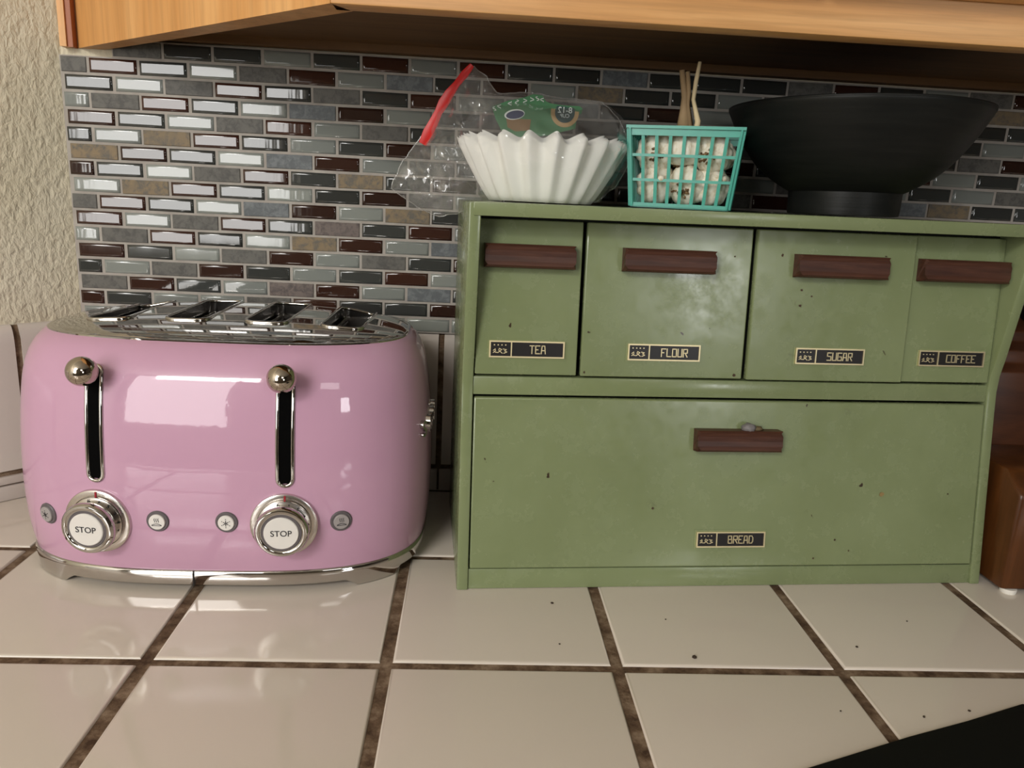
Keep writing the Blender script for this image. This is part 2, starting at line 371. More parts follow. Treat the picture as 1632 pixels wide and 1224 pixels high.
# ------------------------------------------------------------------ countertop
P, GX, GY = .16, -.25223, -.32736
counter = thing('countertop', 'white square-tiled countertop with brown grout running below everything', 'countertop', (0, -.3, -.02))
def clip_left(bm):                                # keep what lies in front of the 45 degree wall
    bmesh.ops.bisect_plane(bm, geom=list(bm.verts)+list(bm.edges)+list(bm.faces), plane_co=(WL-.001, -.001, 0), plane_no=(-s2, s2, 0), clear_outer=True)
    ed = [e for e in bm.edges if e.is_boundary]
    if ed: bmesh.ops.holes_fill(bm, edges=ed)
off = Vector((0, .3, .02))
bm = bmesh.new(); bm_box(bm, (-1.35, -.66, -.03), (1.5, -.001, -.0016)); clip_left(bm); bmesh.ops.translate(bm, verts=bm.verts, vec=off)
link('grout_bed', bmdone(bm, 'grout_bed'), 'grout', counter)
rt = random.Random(3)
for i in range(-5, 10):
    for j in range(-2, 3):
        x0, x1 = GX+P*i+.0041, GX+P*(i+1)-.0041
        y0, y1 = GY+P*j+.0038, GY+P*(j+1)-.0038
        if j == 2: y0 = y0-.002; y1 = -.0012
        if y1-y0 < .004: continue
        bm = bmesh.new(); bm_box(bm, (x0, y0, -.008), (x1, y1, 0))
        if x0 < WL: clip_left(bm)
        if not bm.faces: bm.free(); continue
        es = [e for e in bm.edges if all(v.co.z > -.004 for v in e.verts)]
        bmesh.ops.bevel(bm, geom=es, offset=.0024, segments=3, affect='EDGES', profile=.6, clamp_overlap=True)
        jx, jy = rt.uniform(-.0004, .0004), rt.uniform(-.0004, .0004)
        bmesh.ops.translate(bm, verts=bm.verts, vec=off+Vector((jx, jy, 0)))
        link('counter_tile', bmdone(bm, 'counter_tile'), 'tile', counter, smooth=50)
box('counter_edge', (-1.25, -.3825, -.03), (1.5, -.352, .0218), 'tile', counter, r=.006)

# ------------------------------------------------------------------ wall cabinet
ZC = .43; CF = -.2435; CA = (-.4205, -.0005); CB = (-.1415, CF)
cabinet = thing('wall_cabinet', 'oak wall cabinet with an angled left end above the bread box', 'cabinet', (.3, -.12, ZC))
co = Vector((-.3, .12, -ZC))
def cpt(x, y, z): return Vector((x, y, z))+co
def cbox(name, lo, hi, m, r=0): return box(name, tuple(Vector(lo)+co), tuple(Vector(hi)+co), m, cabinet, r)
cbox('front_rail', (CB[0], CF, ZC), (1.3, CF+.019, .52), 'oak_h', .0012)
ed = (Vector(CB)-Vector(CA)).normalized(); nd = Vector((-ed.y, ed.x)); nd = nd if nd.y > 0 else -nd
inner = lambda p, d: (p[0]+nd.x*d, p[1]+nd.y*d)
q0, q1 = inner(CA, .016), inner(CB, .016)
prism('end_panel', [cpt(*CA, ZC), cpt(*CB, ZC), cpt(CB[0]+.012, CF+.019, ZC), cpt(CA[0]+.025, -.0005, ZC)], (0, 0, .6), 'oak_v', cabinet)
cbox('scribe_strip', (-.4318, -.011, ZC-.0005), (-.4258, -.0003, 1.03), 'oak_v')
cbox('scribe_strip', (-.4258, -.009, ZC-.0005), (-.4208, -.0003, 1.03), 'oak_red')
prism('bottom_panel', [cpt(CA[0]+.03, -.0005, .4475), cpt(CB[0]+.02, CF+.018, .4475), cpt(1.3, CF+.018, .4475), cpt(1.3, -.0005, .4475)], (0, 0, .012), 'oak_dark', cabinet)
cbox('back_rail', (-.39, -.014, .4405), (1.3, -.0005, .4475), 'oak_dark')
for a, b in ((-.135, .178), (.182, .62), (.624, 1.1)):
    d = cbox('door', (a, CF-.019, .4560), (b, CF-.0005, 1.02), 'oak_h', .003)
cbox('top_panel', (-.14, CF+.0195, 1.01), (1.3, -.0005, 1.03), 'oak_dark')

# ------------------------------------------------------------------ bread box
BA = Vector((-.0435, -.225, 0)); BROT = math.atan2(.0299, .4603); BWID = .4616
bread = thing('bread_box', 'avocado green metal bread box with four canister drawers and walnut handles', 'bread box', BA, BROT)
SH = .023
def shear(o):
    me = o.data
    for v in me.vertices: v.co.z *= 1+SH*v.co.x
    return o
def V(z): return .0245*z/.164 if z < .164 else .0245+(z-.164)*.0115/.134
T_ = .0092
for name, x0, x1 in (('side_panel', -.0028, -.0028+T_), ('side_panel', BWID-T_, BWID)):
    prof = [(0, 0), (.0225, .150), (.0248, .168), (.0248, .182), (.0222, .196), (.0065, .3088), (.186, .3088), (.186, 0)]
    shear(prism(name, [(x0, a, b) for a, b in prof], (x1-x0, 0, 0), 'green', bread, r=.0012))
U0, U1 = -.0028+T_, BWID-T_
shear(prism('top_panel', [(U0-.006, .0068, .2992), (U0-.006, .0062, .3092), (U0-.006, .186, .3092), (U0-.006, .186, .3050), (U0-.006, .012, .3050), (U0-.006, .0105, .2992)], (U1-U0+.012, 0, 0), 'green', bread, r=.0008))
shear(box('back_panel', (U0, .182, .002), (U1, .1855, .304), 'green_dark', bread))
shear(box('inner_liner', (U0+.0005, .045, .004), (U1-.0005, .18, .2985), 'green_dark', bread))  # added dark block, makes the gaps between the fronts look shaded
shear(prism('bottom_rail', [(U0, .0022, .0002), (U0, .0046, .0166), (U0, .03, .0166), (U0, .03, .0002)], (U1-U0, 0, 0), 'green', bread, r=.0006))
shear(prism('middle_rail', [(U0, V(.1592)+.001, .1592), (U0, V(.174)+.001, .1738), (U0, .05, .1738), (U0, .05, .1592)], (U1-U0, 0, 0), 'green', bread, r=.0008))
def front_slab(name, u0, u1, z0, z1, out=0, th=.006):
    o = shear(prism(name, [(u0, V(z0)-out, z0), (u0, V(z1)-out, z1), (u0, V(z1)-out+th, z1), (u0, V(z0)-out+th, z0)], (u1-u0, 0, 0), 'green', bread, r=.0011))
    for p in o.data.polygons:
        if p.area > .002: p.use_smooth = False
    return o
def frame_at(u, z, out, alpha):                  # matrix: local x = u, y = up the slope, z = outwards
    z2 = z*(1+SH*u); t = Vector((0, sin(alpha), cos(alpha))); nn = Vector((0, -cos(alpha), sin(alpha)))
    p = Vector((u, V(z), z2))+nn*out
    return Matrix(((1, t.x, nn.x, p.x), (0, t.y, nn.y, p.y), (SH*z/1.0*.9, t.z, nn.z, p.z), (0, 0, 0, 1)))
GL = {'T': [[(0, 1), (.7, 1)], [(.35, 1), (.35, 0)]], 'E': [[(.7, 1), (0, 1), (0, 0), (.7, 0)], [(0, .5), (.4, .5)]],
      'A': [[(0, 0), (.12, 1), (.58, 1), (.7, 0)], [(.08, .4), (.62, .4)]], 'F': [[(.7, 1), (0, 1), (0, 0)], [(0, .5), (.4, .5)]],
      'L': [[(0, 1), (0, 0), (.7, 0)]], 'O': [[(0, 0), (0, 1), (.7, 1), (.7, 0), (0, 0)]], 'U': [[(0, 1), (0, 0), (.7, 0), (.7, 1)]],
      'R': [[(0, 0), (0, 1), (.7, 1), (.7, .5), (.0, .5)], [(.3, .5), (.7, 0)]], 'S': [[(.7, 1), (0, 1), (0, .55), (.7, .5), (.7, 0), (0, 0)]],
      'G': [[(.7, 1), (0, 1), (0, 0), (.7, 0), (.7, .5), (.35, .5)]], 'C': [[(.7, 1), (0, 1), (0, 0), (.7, 0)]],
      'B': [[(0, 0), (0, 1), (.6, 1), (.6, .52), (0, .52)], [(.6, .52), (.7, .48), (.7, 0), (0, 0)]], 'D': [[(0, 0), (0, 1), (.5, 1), (.7, .75), (.7, .25), (.5, 0), (0, 0)]],
      '~': [[(.0, .55), (.3, .8), (.35, .5), (.0, .2)], [(.3, .25), (.7, .2)]], '&': [[(0, .2), (.6, .7), (.2, .9), (.1, .6), (.7, .1)]], '%': [[(.1, .8), (.6, .7), (.3, .5), (.7, .3), (.2, .1)]], '.': [[(.2, .4), (.5, .4)]]}
def strokes(bm, s, x, y, h, pitch, wid, z0, z1, wsc=1):
    for i, ch in enumerate(s):
        for pl in GL.get(ch, []):
            for (a, b), (c, d) in zip(pl[:-1], pl[1:]):
                A = Vector((x+i*pitch+a*h*wsc, y+b*h)); B = Vector((x+i*pitch+c*h*wsc, y+d*h)); t = B-A
                if t.length == 0: continue
                t.normalize(); nn = Vector((-t.y, t.x))*wid/2; A = A-t*wid/2; B = B+t*wid/2
                bm_poly(bm, [(*(A-nn), z0), (*(B-nn), z0), (*(B+nn), z0), (*(A+nn), z0)], (0, 0, z1-z0))
def tfm(bm, mtx): bmesh.ops.transform(bm, matrix=mtx, verts=bm.verts)
def plate(parent, u, z, word, alpha, out):
    mtx = frame_at(u, z, out, alpha); W, H = .0605, .0135
    bm = bmesh.new(); bm_box(bm, (-W/2-.0018, -H/2-.0018, -.0004), (W/2+.0018, H/2+.0018, .0003)); tfm(bm, mtx)
    link('plate_recess', bmdone(bm, 'plate_recess'), 'green', parent)
    bm = bmesh.new(); bm_box(bm, (-W/2+.0005, -H/2+.0005, .0001), (W/2-.0005, H/2-.0005, .0009)); tfm(bm, mtx)
    link('name_plate', bmdone(bm, 'name_plate'), 'plate_black', parent)
    bm = bmesh.new(); t = .0012; xd = -W/2+.0172
    for lo, hi in (((-W/2, -H/2), (W/2, -H/2+t)), ((-W/2, H/2-t), (W/2, H/2)), ((-W/2, -H/2+t), (-W/2+t, H/2-t)), ((W/2-t, -H/2+t), (W/2, H/2-t)), ((xd, -H/2+t), (xd+t*.8, H/2-t))):
        bm_box(bm, (*lo, .0003), (*hi, .0016))
    tfm(bm, mtx); link('brass_border', bmdone(bm, 'brass_border'), 'brass', parent)
    bm = bmesh.new(); pitch = .0046; L = len(word)*pitch
    strokes(bm, word, (xd+W/2)/2-L/2+.0006, -.0031, .0062, pitch, .00075, .0008, .0014, .76); tfm(bm, mtx)
    link('lettering', bmdone(bm, 'lettering'), 'brass', parent)
    bm = bmesh.new()
    strokes(bm, '~&%', -W/2+.0034, -.0038, .0048, .0037, .0006, .0008, .0013)
    for i in range(4): bm_box(bm, (-W/2+.0036+i*.0030, .0028, .0008), (-W/2+.0046+i*.0030, .0037, .0013))
    tfm(bm, mtx); link('emblem', bmdone(bm, 'emblem'), 'brass', parent)
def handle(parent, u0, u1, z0, z1, alpha, out):
    mtx = frame_at((u0+u1)/2, (z0+z1)/2, out, alpha); h = z1-z0; W = u1-u0
    pr = [(-h/2, 0), (-h/2+.0006, .0105), (-h/2+.0022, .0122), (-h*.22, .0112), (0, .0108), (h*.22, .0112), (h/2-.0022, .0122), (h/2-.0006, .0105), (h/2, 0)]
    bm = bmesh.new(); bm_poly(bm, [(-W/2, a, b) for a, b in pr], (W, 0, 0))
    for v in bm.verts:
        if v.co.z > .012: v.co.x *= 1-.0022/W*2
    bmesh.ops.translate(bm, verts=bm.verts, vec=(0, 0, -.0003)); me = bmdone(bm, 'handle')
    o = link('handle', me, 'walnut', parent); o.matrix_local = mtx; return o
def chip(parent, u, z, r, m='rust', out=0.0006):
    al = math.atan2(.0245, .164) if z < .164 else math.atan2(.0115, .134)
    rs = random.Random(int(u*1e5)+int(z*1e5)); k = 7
    bm = bmesh.new(); bm_poly(bm, [(r*rs.uniform(.5, 1.2)*cos(2*pi*i/k), r*rs.uniform(.6, 1.3)*sin(2*pi*i/k), -.0003) for i in range(k)], (0, 0, .0006)); tfm(bm, frame_at(u, z, out, al))
    link('paint_chip', bmdone(bm, 'paint_chip'), m, parent)
AC = math.atan2(.0115, .134); AB = math.atan2(.0245, .164)
DR = [('TEA', U0+.0008, .0892, 0, (.0117, .0825), .0482), ('FLOUR', .0922, .2283, .0012, (.1212, .1953), .1605),
      ('SUGAR', .2312, .3690, .0034, (.2632, .3405), .302), ('COFFEE', .3696, U1-.0008, 0, (.3735, .4505), .4140)]
for word, a, b, out, (h0, h1), pu in DR:
    d = front_slab('canister_drawer', a, b, .1757, .2968, out)
    d['label'] = f'{word.lower()} canister drawer front'
    handle(d, h0, h1, .2595, .2783, AC, out)
    plate(d, pu, .1962, word, AC, out)
    sd = shear(box('drawer_body', (a+.002, V(.297)+.0075, .178), (b-.002, .17, .292), 'green_dark', d))
    if word == 'SUGAR':
        for q in ((.2531, .2768, .0011), (.272, .2497, .0011), (.2723, .237, .0015), (.2813, .2449, .0008)): chip(d, *q, out=out)
    if word == 'FLOUR':
        for q in ((.2215, .179, .0014), (.214, .2745, .0008), (.0955, .1790, .0009)): chip(d, *q, out=out)
door = front_slab('bread_door', U0+.001, U1-.001, .0180, .1572, 0)
handle(door, .1908, .2638, .1160, .1346, AB, 0)
plate(door, .2279, .0413, 'BREAD', AB, 0)
for q in ((.1587, .0677, .0010), (.3218, .0404, .0009), (.4235, .0800, .0006), (.335, .031, .0006), (.303, .0245, .0008)): chip(door, *q)
chip(door, .3614, .0799, .0022, 'rust_pale')
# grey dried lump on the bread handle
mtx = frame_at(.2355, .1358, .006, AB)
bm = bmesh.new(); bmesh.ops.create_icosphere(bm, subdivisions=3, radius=1)
for v in bm.verts:
    q = noise.noise(v.co*2.1)*.22+1; v.co = Vector((v.co.x*.0057*q, v.co.y*.0042*q, v.co.z*.0052*q))
tfm(bm, mtx); lump = link('putty_lump', bmdone(bm, 'putty_lump'), 'putty', door, smooth=180); lump['label'] = 'grey dried lump above the bread door handle'
bm = bmesh.new(); bmesh.ops.create_icosphere(bm, subdivisions=2, radius=1)
for v in bm.verts:
    q = noise.noise(v.co*2.7+Vector((3, 1, 0)))*.35+1; v.co = Vector((v.co.x*.0050*q+.0082, v.co.y*.0022*q-.0005, v.co.z*.0035*q-.001))
tfm(bm, mtx); link('putty_crumb', bmdone(bm, 'putty_crumb'), 'putty_dk', door, smooth=180)
def ztop(x, y=None): return .3092*(1+SH*(x+.0435+.01))

# ------------------------------------------------------------------ toaster
TX, TY, HW, HD, NP, TR = -.2428, -.124, .168, .1172, 2.95, .009
toaster = thing('toaster', 'glossy pink four-slot toaster with chrome top and ball levers', 'toaster', (TX, TY, 0), TR)
KX = .66
def sup(th, d, n=NP):
    c, s = cos(th), sin(th)
    return ((HW-d*KX)*math.copysign(abs(c)**(2/n), c), (HD-(d if s < 0 else d*.55))*math.copysign(abs(s)**(2/n), s))
TH_ = []
NSEG = 160
for i in range(NSEG): TH_.append(2*pi*i/NSEG)
def ringloft(prof, name, material, parent, cap=False, smooth=60, zfn=None):
    vs, fs = [], []
    for j, (z, d) in enumerate(prof):
        for th in TH_:
            x, y = sup(th, d); vs.append((x, y, zfn(j, z, th) if zfn else z))
    for j in range(len(prof)-1):
        for i in range(NSEG):
            k = (i+1) % NSEG; fs.append((j*NSEG+i, j*NSEG+k, (j+1)*NSEG+k, (j+1)*NSEG+i))
    return link(name, pyd(name, vs, fs), material, parent, smooth=smooth)
TPROF = [(.0175, .0085), (.0178, .006), (.022, .0048), (.03, .003), (.045, .0009), (.06, 0), (.075, -.0003), (.09, 0), (.105, .0008), (.12, .002), (.135, .0037), (.15, .006), (.158, .0075), (.165, .0092), (.172, .0115), (.178, .0145), (.1825, .0175), (.186, .0205), (.189, .0235), (.192, .0275), (.194, .031), (.195, .0335)]
ringloft(TPROF, 'body_shell', 'pink', toaster)
def inset_at(z):
    for (z0, d0), (z1, d1) in zip(TPROF[:-1], TPROF[1:]):
        if z0 <= z <= z1: return d0+(d1-d0)*(z-z0)/(z1-z0)
    return 0
def front_y(x, z):
    d = inset_at(z); a, b = HW-d*KX, HD-d
    return -b*(max(0, 1-abs(x/a)**NP))**(1/NP)
def fnorm(x, z):
    e = 1e-3; dx = (front_y(x+e, z)-front_y(x-e, z))/(2*e); dz = (front_y(x, z+e)-front_y(x, z-e))/(2*e)
    return Vector((dx, -1, dz)).normalized()
def fmat(x, z, out=0, flatten=1.0):              # local x right, y up, z outwards
    nn = fnorm(x, z); nn = Vector((nn.x*flatten, nn.y, nn.z*flatten)).normalized()
    t = Vector((1, 0, 0)); t = (t-nn*t.dot(nn)).normalized(); up = nn.cross(t)
    p = Vector((x, front_y(x, z), z))+nn*out
    return Matrix(((t.x, up.x, nn.x, p.x), (t.y, up.y, nn.y, p.y), (t.z, up.z, nn.z, p.z), (0, 0, 0, 1)))
# top trim and plate with four slots
ringloft([(.1945, .0325), (.1956, .0325), (.1962, .0342), (.1957, .0365)], 'top_trim', 'chrome', toaster)
DT = .036
def topz(x, y):
    a, b = HW-DT*KX, HD-DT*(1 if y < 0 else .55); q = (abs(x/a)**2.4+abs(y/b)**2.4)
    return .1957+(.0092+.034*y)*max(0, 1-q)**.55 if q < 1 else .1957
SX = [-.0965, -.0335, .0305, .0925]; SWID, SY0, SY1 = .0170, -.026, .0845
SY0, SY1 = -.036, .0765
def rrect(cx, hw, y0, y1, r, k=6):
    pts = []
    for (px, py, a0) in ((cx+hw-r, y1-r, 0), (cx-hw+r, y1-r, pi/2), (cx-hw+r, y0+r, pi), (cx+hw-r, y0+r, 1.5*pi)):
        for i in range(k+1): a = a0+i/k*pi/2; pts.append((px+r*cos(a), py+r*sin(a)))
    return pts
v2, e2 = [], []
def addloop(pts):
    b = len(v2); v2.extend(Vector(p) for p in pts); e2.extend((b+i, b+(i+1) % len(pts)) for i in range(len(pts)))
addloop([sup(th, DT) for th in TH_])
slots = [rrect(c, SWID, SY0, SY1, .009) for c in SX]
for s in slots: addloop(s)
gs = .0038; a_ = HW-DT*KX
for i in range(-40, 41):
    for j in range(-26, 27):
        x, y = i*gs, j*gs; b_ = HD-DT*(1 if y < 0 else .55)
        if abs(x/(a_-.002))**NP+abs(y/(b_-.002))**NP > .98: continue
        if any(abs(x-c) < SWID+.0015 and SY0-.0015 < y < SY1+.0015 for c in SX): continue
        v2.append(Vector((x, y)))
vo, _, fo, *_r = delaunay_2d_cdt(v2, e2, [], 1, 1e-6)
def inslot(x, y): return any(abs(x-c) < SWID-.0003 and SY0+.0003 < y < SY1-.0003 and not (abs(x-c) > SWID-.009 and (y > SY1-.009 or y < SY0+.009) and math.hypot(abs(x-c)-SWID+.009, (y-SY1+.009) if y > 0.02 else (SY0+.009-y)) > .0088) for c in SX)
fs = []
for f in fo:
    cx = sum(vo[i].x for i in f)/len(f); cy = sum(vo[i].y for i in f)/len(f)
    if not inslot(cx, cy): fs.append(tuple(f))
me = pyd('top_plate', [(v.x, v.y, topz(v.x, v.y)) for v in vo], fs)
link('top_plate', me, 'chrome', toaster, smooth=180)
def tnorm(x, y):
    k = .965; x, y, e = x*k, y*k, 5e-4
    return Vector(((topz(x-e, y)-topz(x+e, y))/(2*e), (topz(x, y-e)-topz(x, y+e))/(2*e), 1)).normalized()
me.normals_split_custom_set_from_vertices([tnorm(v.x, v.y) for v in vo])
for s, c in zip(slots, SX):
    bm = bmesh.new(); tube(bm, [(x, y, topz(x, y)+.0004) for x, y in s], .0015, 8, closed=True); rim = link('slot_rim', bmdone(bm, 'slot_rim'), 'chrome', toaster, smooth=180)
    bm = bmesh.new(); k = len(s)
    A = [bm.verts.new((x, y, topz(x, y)-.0005)) for x, y in s]; B = [bm.verts.new((x, y, .186)) for x, y in s]; C_ = [bm.verts.new((c+(x-c)*.9, y, .13)) for x, y in s]
    for L0, L1 in ((A, B), (B, C_)):
        for i in range(k): bm.faces.new((L0[i], L0[(i+1) % k], L1[(i+1) % k], L1[i]))
    bm.faces.new(C_); link('slot_well', bmdone(bm, 'slot_well'), 'well', rim, smooth=60)
    bm = bmesh.new()
    for sx in (-1, 1):
        for q in range(5):
            y = SY0+.012+q*.0225; tube(bm, [(c+sx*.0105, y, .135), (c+sx*.0105, y, .189)], .0007, 6)
        tube(bm, [(c+sx*.0105, SY0+.006, .189), (c+sx*.0105, SY1-.006, .189)], .0008, 6)
    bm_box(bm, (c-.004, SY0+.01, .150), (c+.004, SY1-.01, .1525))
    pb = bmesh.new()
    for sx in (-1, 1): bm_box(pb, (c+sx*.0128-.0006, SY0+.004, .134), (c+sx*.0128+.0006, SY1-.004, .1925))
    bm_box(pb, (c-.0125, SY1-.0035, .134), (c+.0125, SY1-.0025, .1925))
    link('heater_plate', bmdone(pb, 'heater_plate'), 'chrome_soft', rim)
    link('bread_guide', bmdone(bm, 'bread_guide'), 'seam', rim)
# chrome base with four corner feet
def corner(th):
    best = 9
    for q in (pi/4, 3*pi/4, 5*pi/4, 7*pi/4): best = min(best, abs(((th-q+pi) % (2*pi))-pi))
    return best
def foot(th):
    d = corner(th); a, b = rad(9), rad(13); return 1 if d < a else max(0, 1-(d-a)/(b-a))
def zbase(j, z, th):
    if j < 4: return z
    return z*(1-foot(th))+(.0002 if j == 5 else .0008)*foot(th)
ringloft([(.0188, .0085), (.0188, .0052), (.0172, .0042), (.0140, .0038), (.0066, .0052), (.0060, .0072), (.0068, .022)], 'chrome_base', 'chrome', toaster, zfn=lambda j, z, th: zbase(j, z, th) if j < 6 else .0068)
ringloft([(.0168, .009), (.0168, .030)], 'base_shadow_gap', 'black', toaster)
prism('base_plate', [(*sup(th, .016), .0085) for th in TH_[::2]], (0, 0, .003), 'black', toaster)
for sx in (-1, 1):
    for sy in (-1, 1):
        fx, fy = sup(math.atan2(sy, sx), .026)
        vs, fs = lathe([(.007, 0), (.0085, .001), (.0085, .0095)], 16); link('foot_pad', pyd('foot_pad', vs, fs), 'seam', toaster, (fx, fy, 0), smooth=40)
xs_ = -.0095; y_ = -((HD-.0038)*(1-abs(xs_/(HW-.0038*KX))**NP)**(1/NP))
box('base_seam', (xs_-.0003, y_-.0012, .0062), (xs_+.0003, y_+.003, .0186), 'seam', toaster)
# levers
def disc(name, prof, mtx, material, parent, seg=40, smooth=35):
    vs, fs = lathe(prof, seg); o = link(name, pyd(name, vs, fs), material, parent, smooth=smooth); o.matrix_local = mtx; return o
LX = [-.0768, .0628]
for lx in LX:
    zt, zb = .1775, .0920; hw = .0056
    path = []
    for i in range(9): a = i/8*pi; path.append((lx+hw*cos(a), zt-hw+hw*sin(a)))
    for i in range(1, 16): path.append((lx-hw, zt-hw-(zt-zb-2*hw)*i/16))
    for i in range(9): a = pi+i/8*pi; path.append((lx+hw*cos(a), zb+hw+hw*sin(a)))
    for i in range(1, 16): path.append((lx+hw, zb+hw+(zt-zb-2*hw)*i/16))
    def on(x, z, out): q = fnorm(x, z); return Vector((x, front_y(x, z), z))+q*out
    bm = bmesh.new(); tube(bm, [on(x, z, .0004) for x, z in path], .0015, 10, closed=True); bez = link('lever_slot', bmdone(bm, 'lever_slot'), 'chrome', toaster, smooth=180)
    bm = bmesh.new(); zz = [zb+.002+(zt-zb-.004)*i/18 for i in range(19)]
    L = [bm.verts.new(on(lx-hw*math.sqrt(max(.02, 1-max(0, max(z-(zt-hw), (zb+hw)-z)/hw)**2)), z, .0005)) for z in zz]
    Rr = [bm.verts.new(on(lx+hw*math.sqrt(max(.02, 1-max(0, max(z-(zt-hw), (zb+hw)-z)/hw)**2)), z, .0005)) for z in zz]
    for i in range(18): bm.faces.new((L[i], Rr[i], Rr[i+1], L[i+1]))
    link('slot_opening', bmdone(bm, 'slot_opening'), 'black', bez)
    zk = .1755; yk = front_y(lx, zk)
    lev = disc('lever', [(.0030, -.004), (.0030, .012)], fmat(lx, zk-.001, 0, .3), 'chrome', toaster, 20)
    vs, fs = lathe([(.0108*sin(pi*(i+.02)/32.04), -.0108*cos(pi*(i+.02)/32.04)) for i in range(33)], 40)
    kb = link('lever_knob', pyd('lever_knob', vs, fs), 'ball', lev, (0, 0, .0185), smooth=180)
# dials
DX = [(-.0775, .0597), (.0617, .0607)]
def flat_text(s, size, mtx, material, parent, name='lettering'):
    me = text_mesh(s, size, .00015); o = link(name, me, material, parent); o.matrix_local = mtx; return o
Tm = Matrix.Translation
for dx, dz in DX:
    m0 = fmat(dx, dz, 0, .75)
    ring = disc('control_dial', [(.0252, -.006), (.0256, .0002), (.0252, .0018), (.0238, .0024), (.0205, .0024), (.0200, .0016), (.016, .0016)], m0, 'chrome_soft', toaster, 64)
    scale = disc('scale_ring', [(.0198, .0012), (.0198, .0032), (.0150, .0050), (.010, .0050)], Matrix(), 'chrome_soft', ring, 48)
    cap = disc('dial_cap', [(.0150, .003), (.0156, .0055), (.0176, .0078), (.0196, .0102), (.0203, .0126), (.0199, .0147), (.0187, .0163), (.0170, .0168), (.0155, .0163), (.0148, .0154), (.0144, .0148), (.010, .0148)], Matrix(), 'chrome', ring, 64)
    disc('button_gap', [(.0146, .0149), (.0146, .0153), (.012, .0153)], Matrix(), 'ring_grey', ring, 48)
    disc('stop_button', [(.0129, .0150), (.0129, .0160), (.0124, .0166), (.006, .0167)], Matrix(), 'btn', ring, 48)
    flat_text('STOP', .0066, Tm((0, 0, .0169)), 'ink', ring)
    bm = bmesh.new(); bm_box(bm, (-.0007, .0202, .0022), (.0007, .0245, .0029)); link('pointer_mark', bmdone(bm, 'pointer_mark'), 'red_ink', ring, rot=(0, 0, rad(-3)))
    for txt, ang in (('6', 12), ('•', -14), ('5', -38), ('•', -62), ('4', -84), ('•', -106)):
        a = rad(90+ang); me = text_mesh(txt, .0046 if txt != '•' else .005, .0001)
        q = link('scale_number', me, 'ink', ring); q.matrix_local = Tm((.0178*cos(a), .0178*sin(a), .00445)) @ Matrix.Rotation(rad(ang), 4, 'Z') @ Matrix.Rotation(0, 4, 'X')
def icon_snow(bm):
    for i in range(6):
        a = i*pi/3+pi/6
        for r in (.0010, .0019, .0033): bm_box(bm, (r*cos(a)-.00028, r*sin(a)-.00028, 0), (r*cos(a)+.00028, r*sin(a)+.00028, .0002))
        tube(bm, [(0, 0, .0001), (.0022*cos(a), .0022*sin(a), .0001)], .00018, 4)
def icon_heat(bm):
    tube(bm, [(-.0036+.0072*i/8, -.0022+.0012*sin(pi*i/8), .0001) for i in range(9)], .00022, 4)
    tube(bm, [(-.0036, -.0025, .0001), (.0036, -.0025, .0001)], .00022, 4)
    for k in (-1, 0, 1): tube(bm, [(k*.0014+.0003*sin(i*1.2), .0002+.0032*i/6, .0001) for i in range(7)], .0002, 4)
BT_ = [(-.1215, .0585, 'btn_grey', icon_snow), (-.0322, .0620, 'btn', icon_heat), (.0190, .0625, 'btn', icon_snow), (.1035, .0610, 'btn_grey', icon_heat)]
for bx, bz, bm_, ic in BT_:
    m0 = fmat(bx, bz, 0, 1)
    rg = disc('push_button', [(.0084, -.004), (.0085, .0004), (.0078, .0012), (.0064, .0012), (.004, .0006)], m0, 'ring_grey', toaster, 40)
    disc('button_face', [(.0061, .0006), (.0061, .0022), (.0057, .0027), (.003, .0028)], Matrix(), bm_, rg, 40)
    bm = bmesh.new(); ic(bm); bmesh.ops.translate(bm, verts=bm.verts, vec=(0, 0, .0029)); link('button_icon', bmdone(bm, 'button_icon'), 'ink', rg)
# chrome letters on the right flank
for i, chx in enumerate('smeg'):
    me = text_mesh(chx, .030, .0022); yy = -.050+i*.0235; zz = .123
    d = inset_at(zz); a, b = HW-d*KX, HD-d; xx = a*(1-abs(yy/b)**NP)**(1/NP)
    e = 1e-3; slope = (a*(1-abs((yy+e)/b)**NP)**(1/NP)-a*(1-abs((yy-e)/b)**NP)**(1/NP))/(2*e)
    o = link('logo_letter', me, 'chrome', toaster, (xx+.0012, yy, zz)); o.rotation_euler = (pi/2, 0, pi/2-math.atan(slope))

# ------------------------------------------------------------------ coffee filters in their bag
FX, FYY = .0125, -.122
fz = ztop(FX)
filt = thing('coffee_filters', 'stack of white fluted coffee filters inside the clear bag', 'coffee filters', (FX, FYY, fz+.001), rad(4))
NF = 20; Hf = .047
def frad(t): return .0425+(.0672-.0425)*t**.85
def flute(th, t):
    c = cos(NF*th); s = math.copysign(abs(c)**.75, c) if c < 0 else c**1.6
    return (.0012+.0040*t)*s
def filter_layer(r_in, z0, h, amp=1):
    seg = NF*14; rows = 12; vs, fs = [], []
    for j in range(rows+1):
        t = j/rows
        for i in range(seg):
            th = 2*pi*i/seg; q = frad(t)+amp*flute(th, t)-r_in
            zz = z0+h*t+(.0024*(flute(th, 1)/.0052) if t == 1 else 0)*t
            vs.append((q*cos(th), q*sin(th), zz))
    for j in range(rows):
        for i in range(seg): k = (i+1) % seg; fs.append((j*seg+i, j*seg+k, j*seg+seg+k, j*seg+seg+i))
    fs.append(tuple(range(seg))[::-1]); return vs, fs
for name, rin, z0, h in (('outer_filter', 0, 0, Hf), ('inner_filter', .0016, .002, Hf-.0010), ('inner_filter', .0032, .004, Hf-.0022), ('inner_filter', .0052, .008, Hf-.0045)):
    vs, fs = filter_layer(rin, z0, h); link(name, pyd(name, vs, fs), 'paper', filt, smooth=180)
bag = thing('plastic_bag', 'crumpled clear plastic bag with a red seal strip around the filters', 'bag', (-.02, -.122, fz))
bo = Vector((.02, .122, -fz))
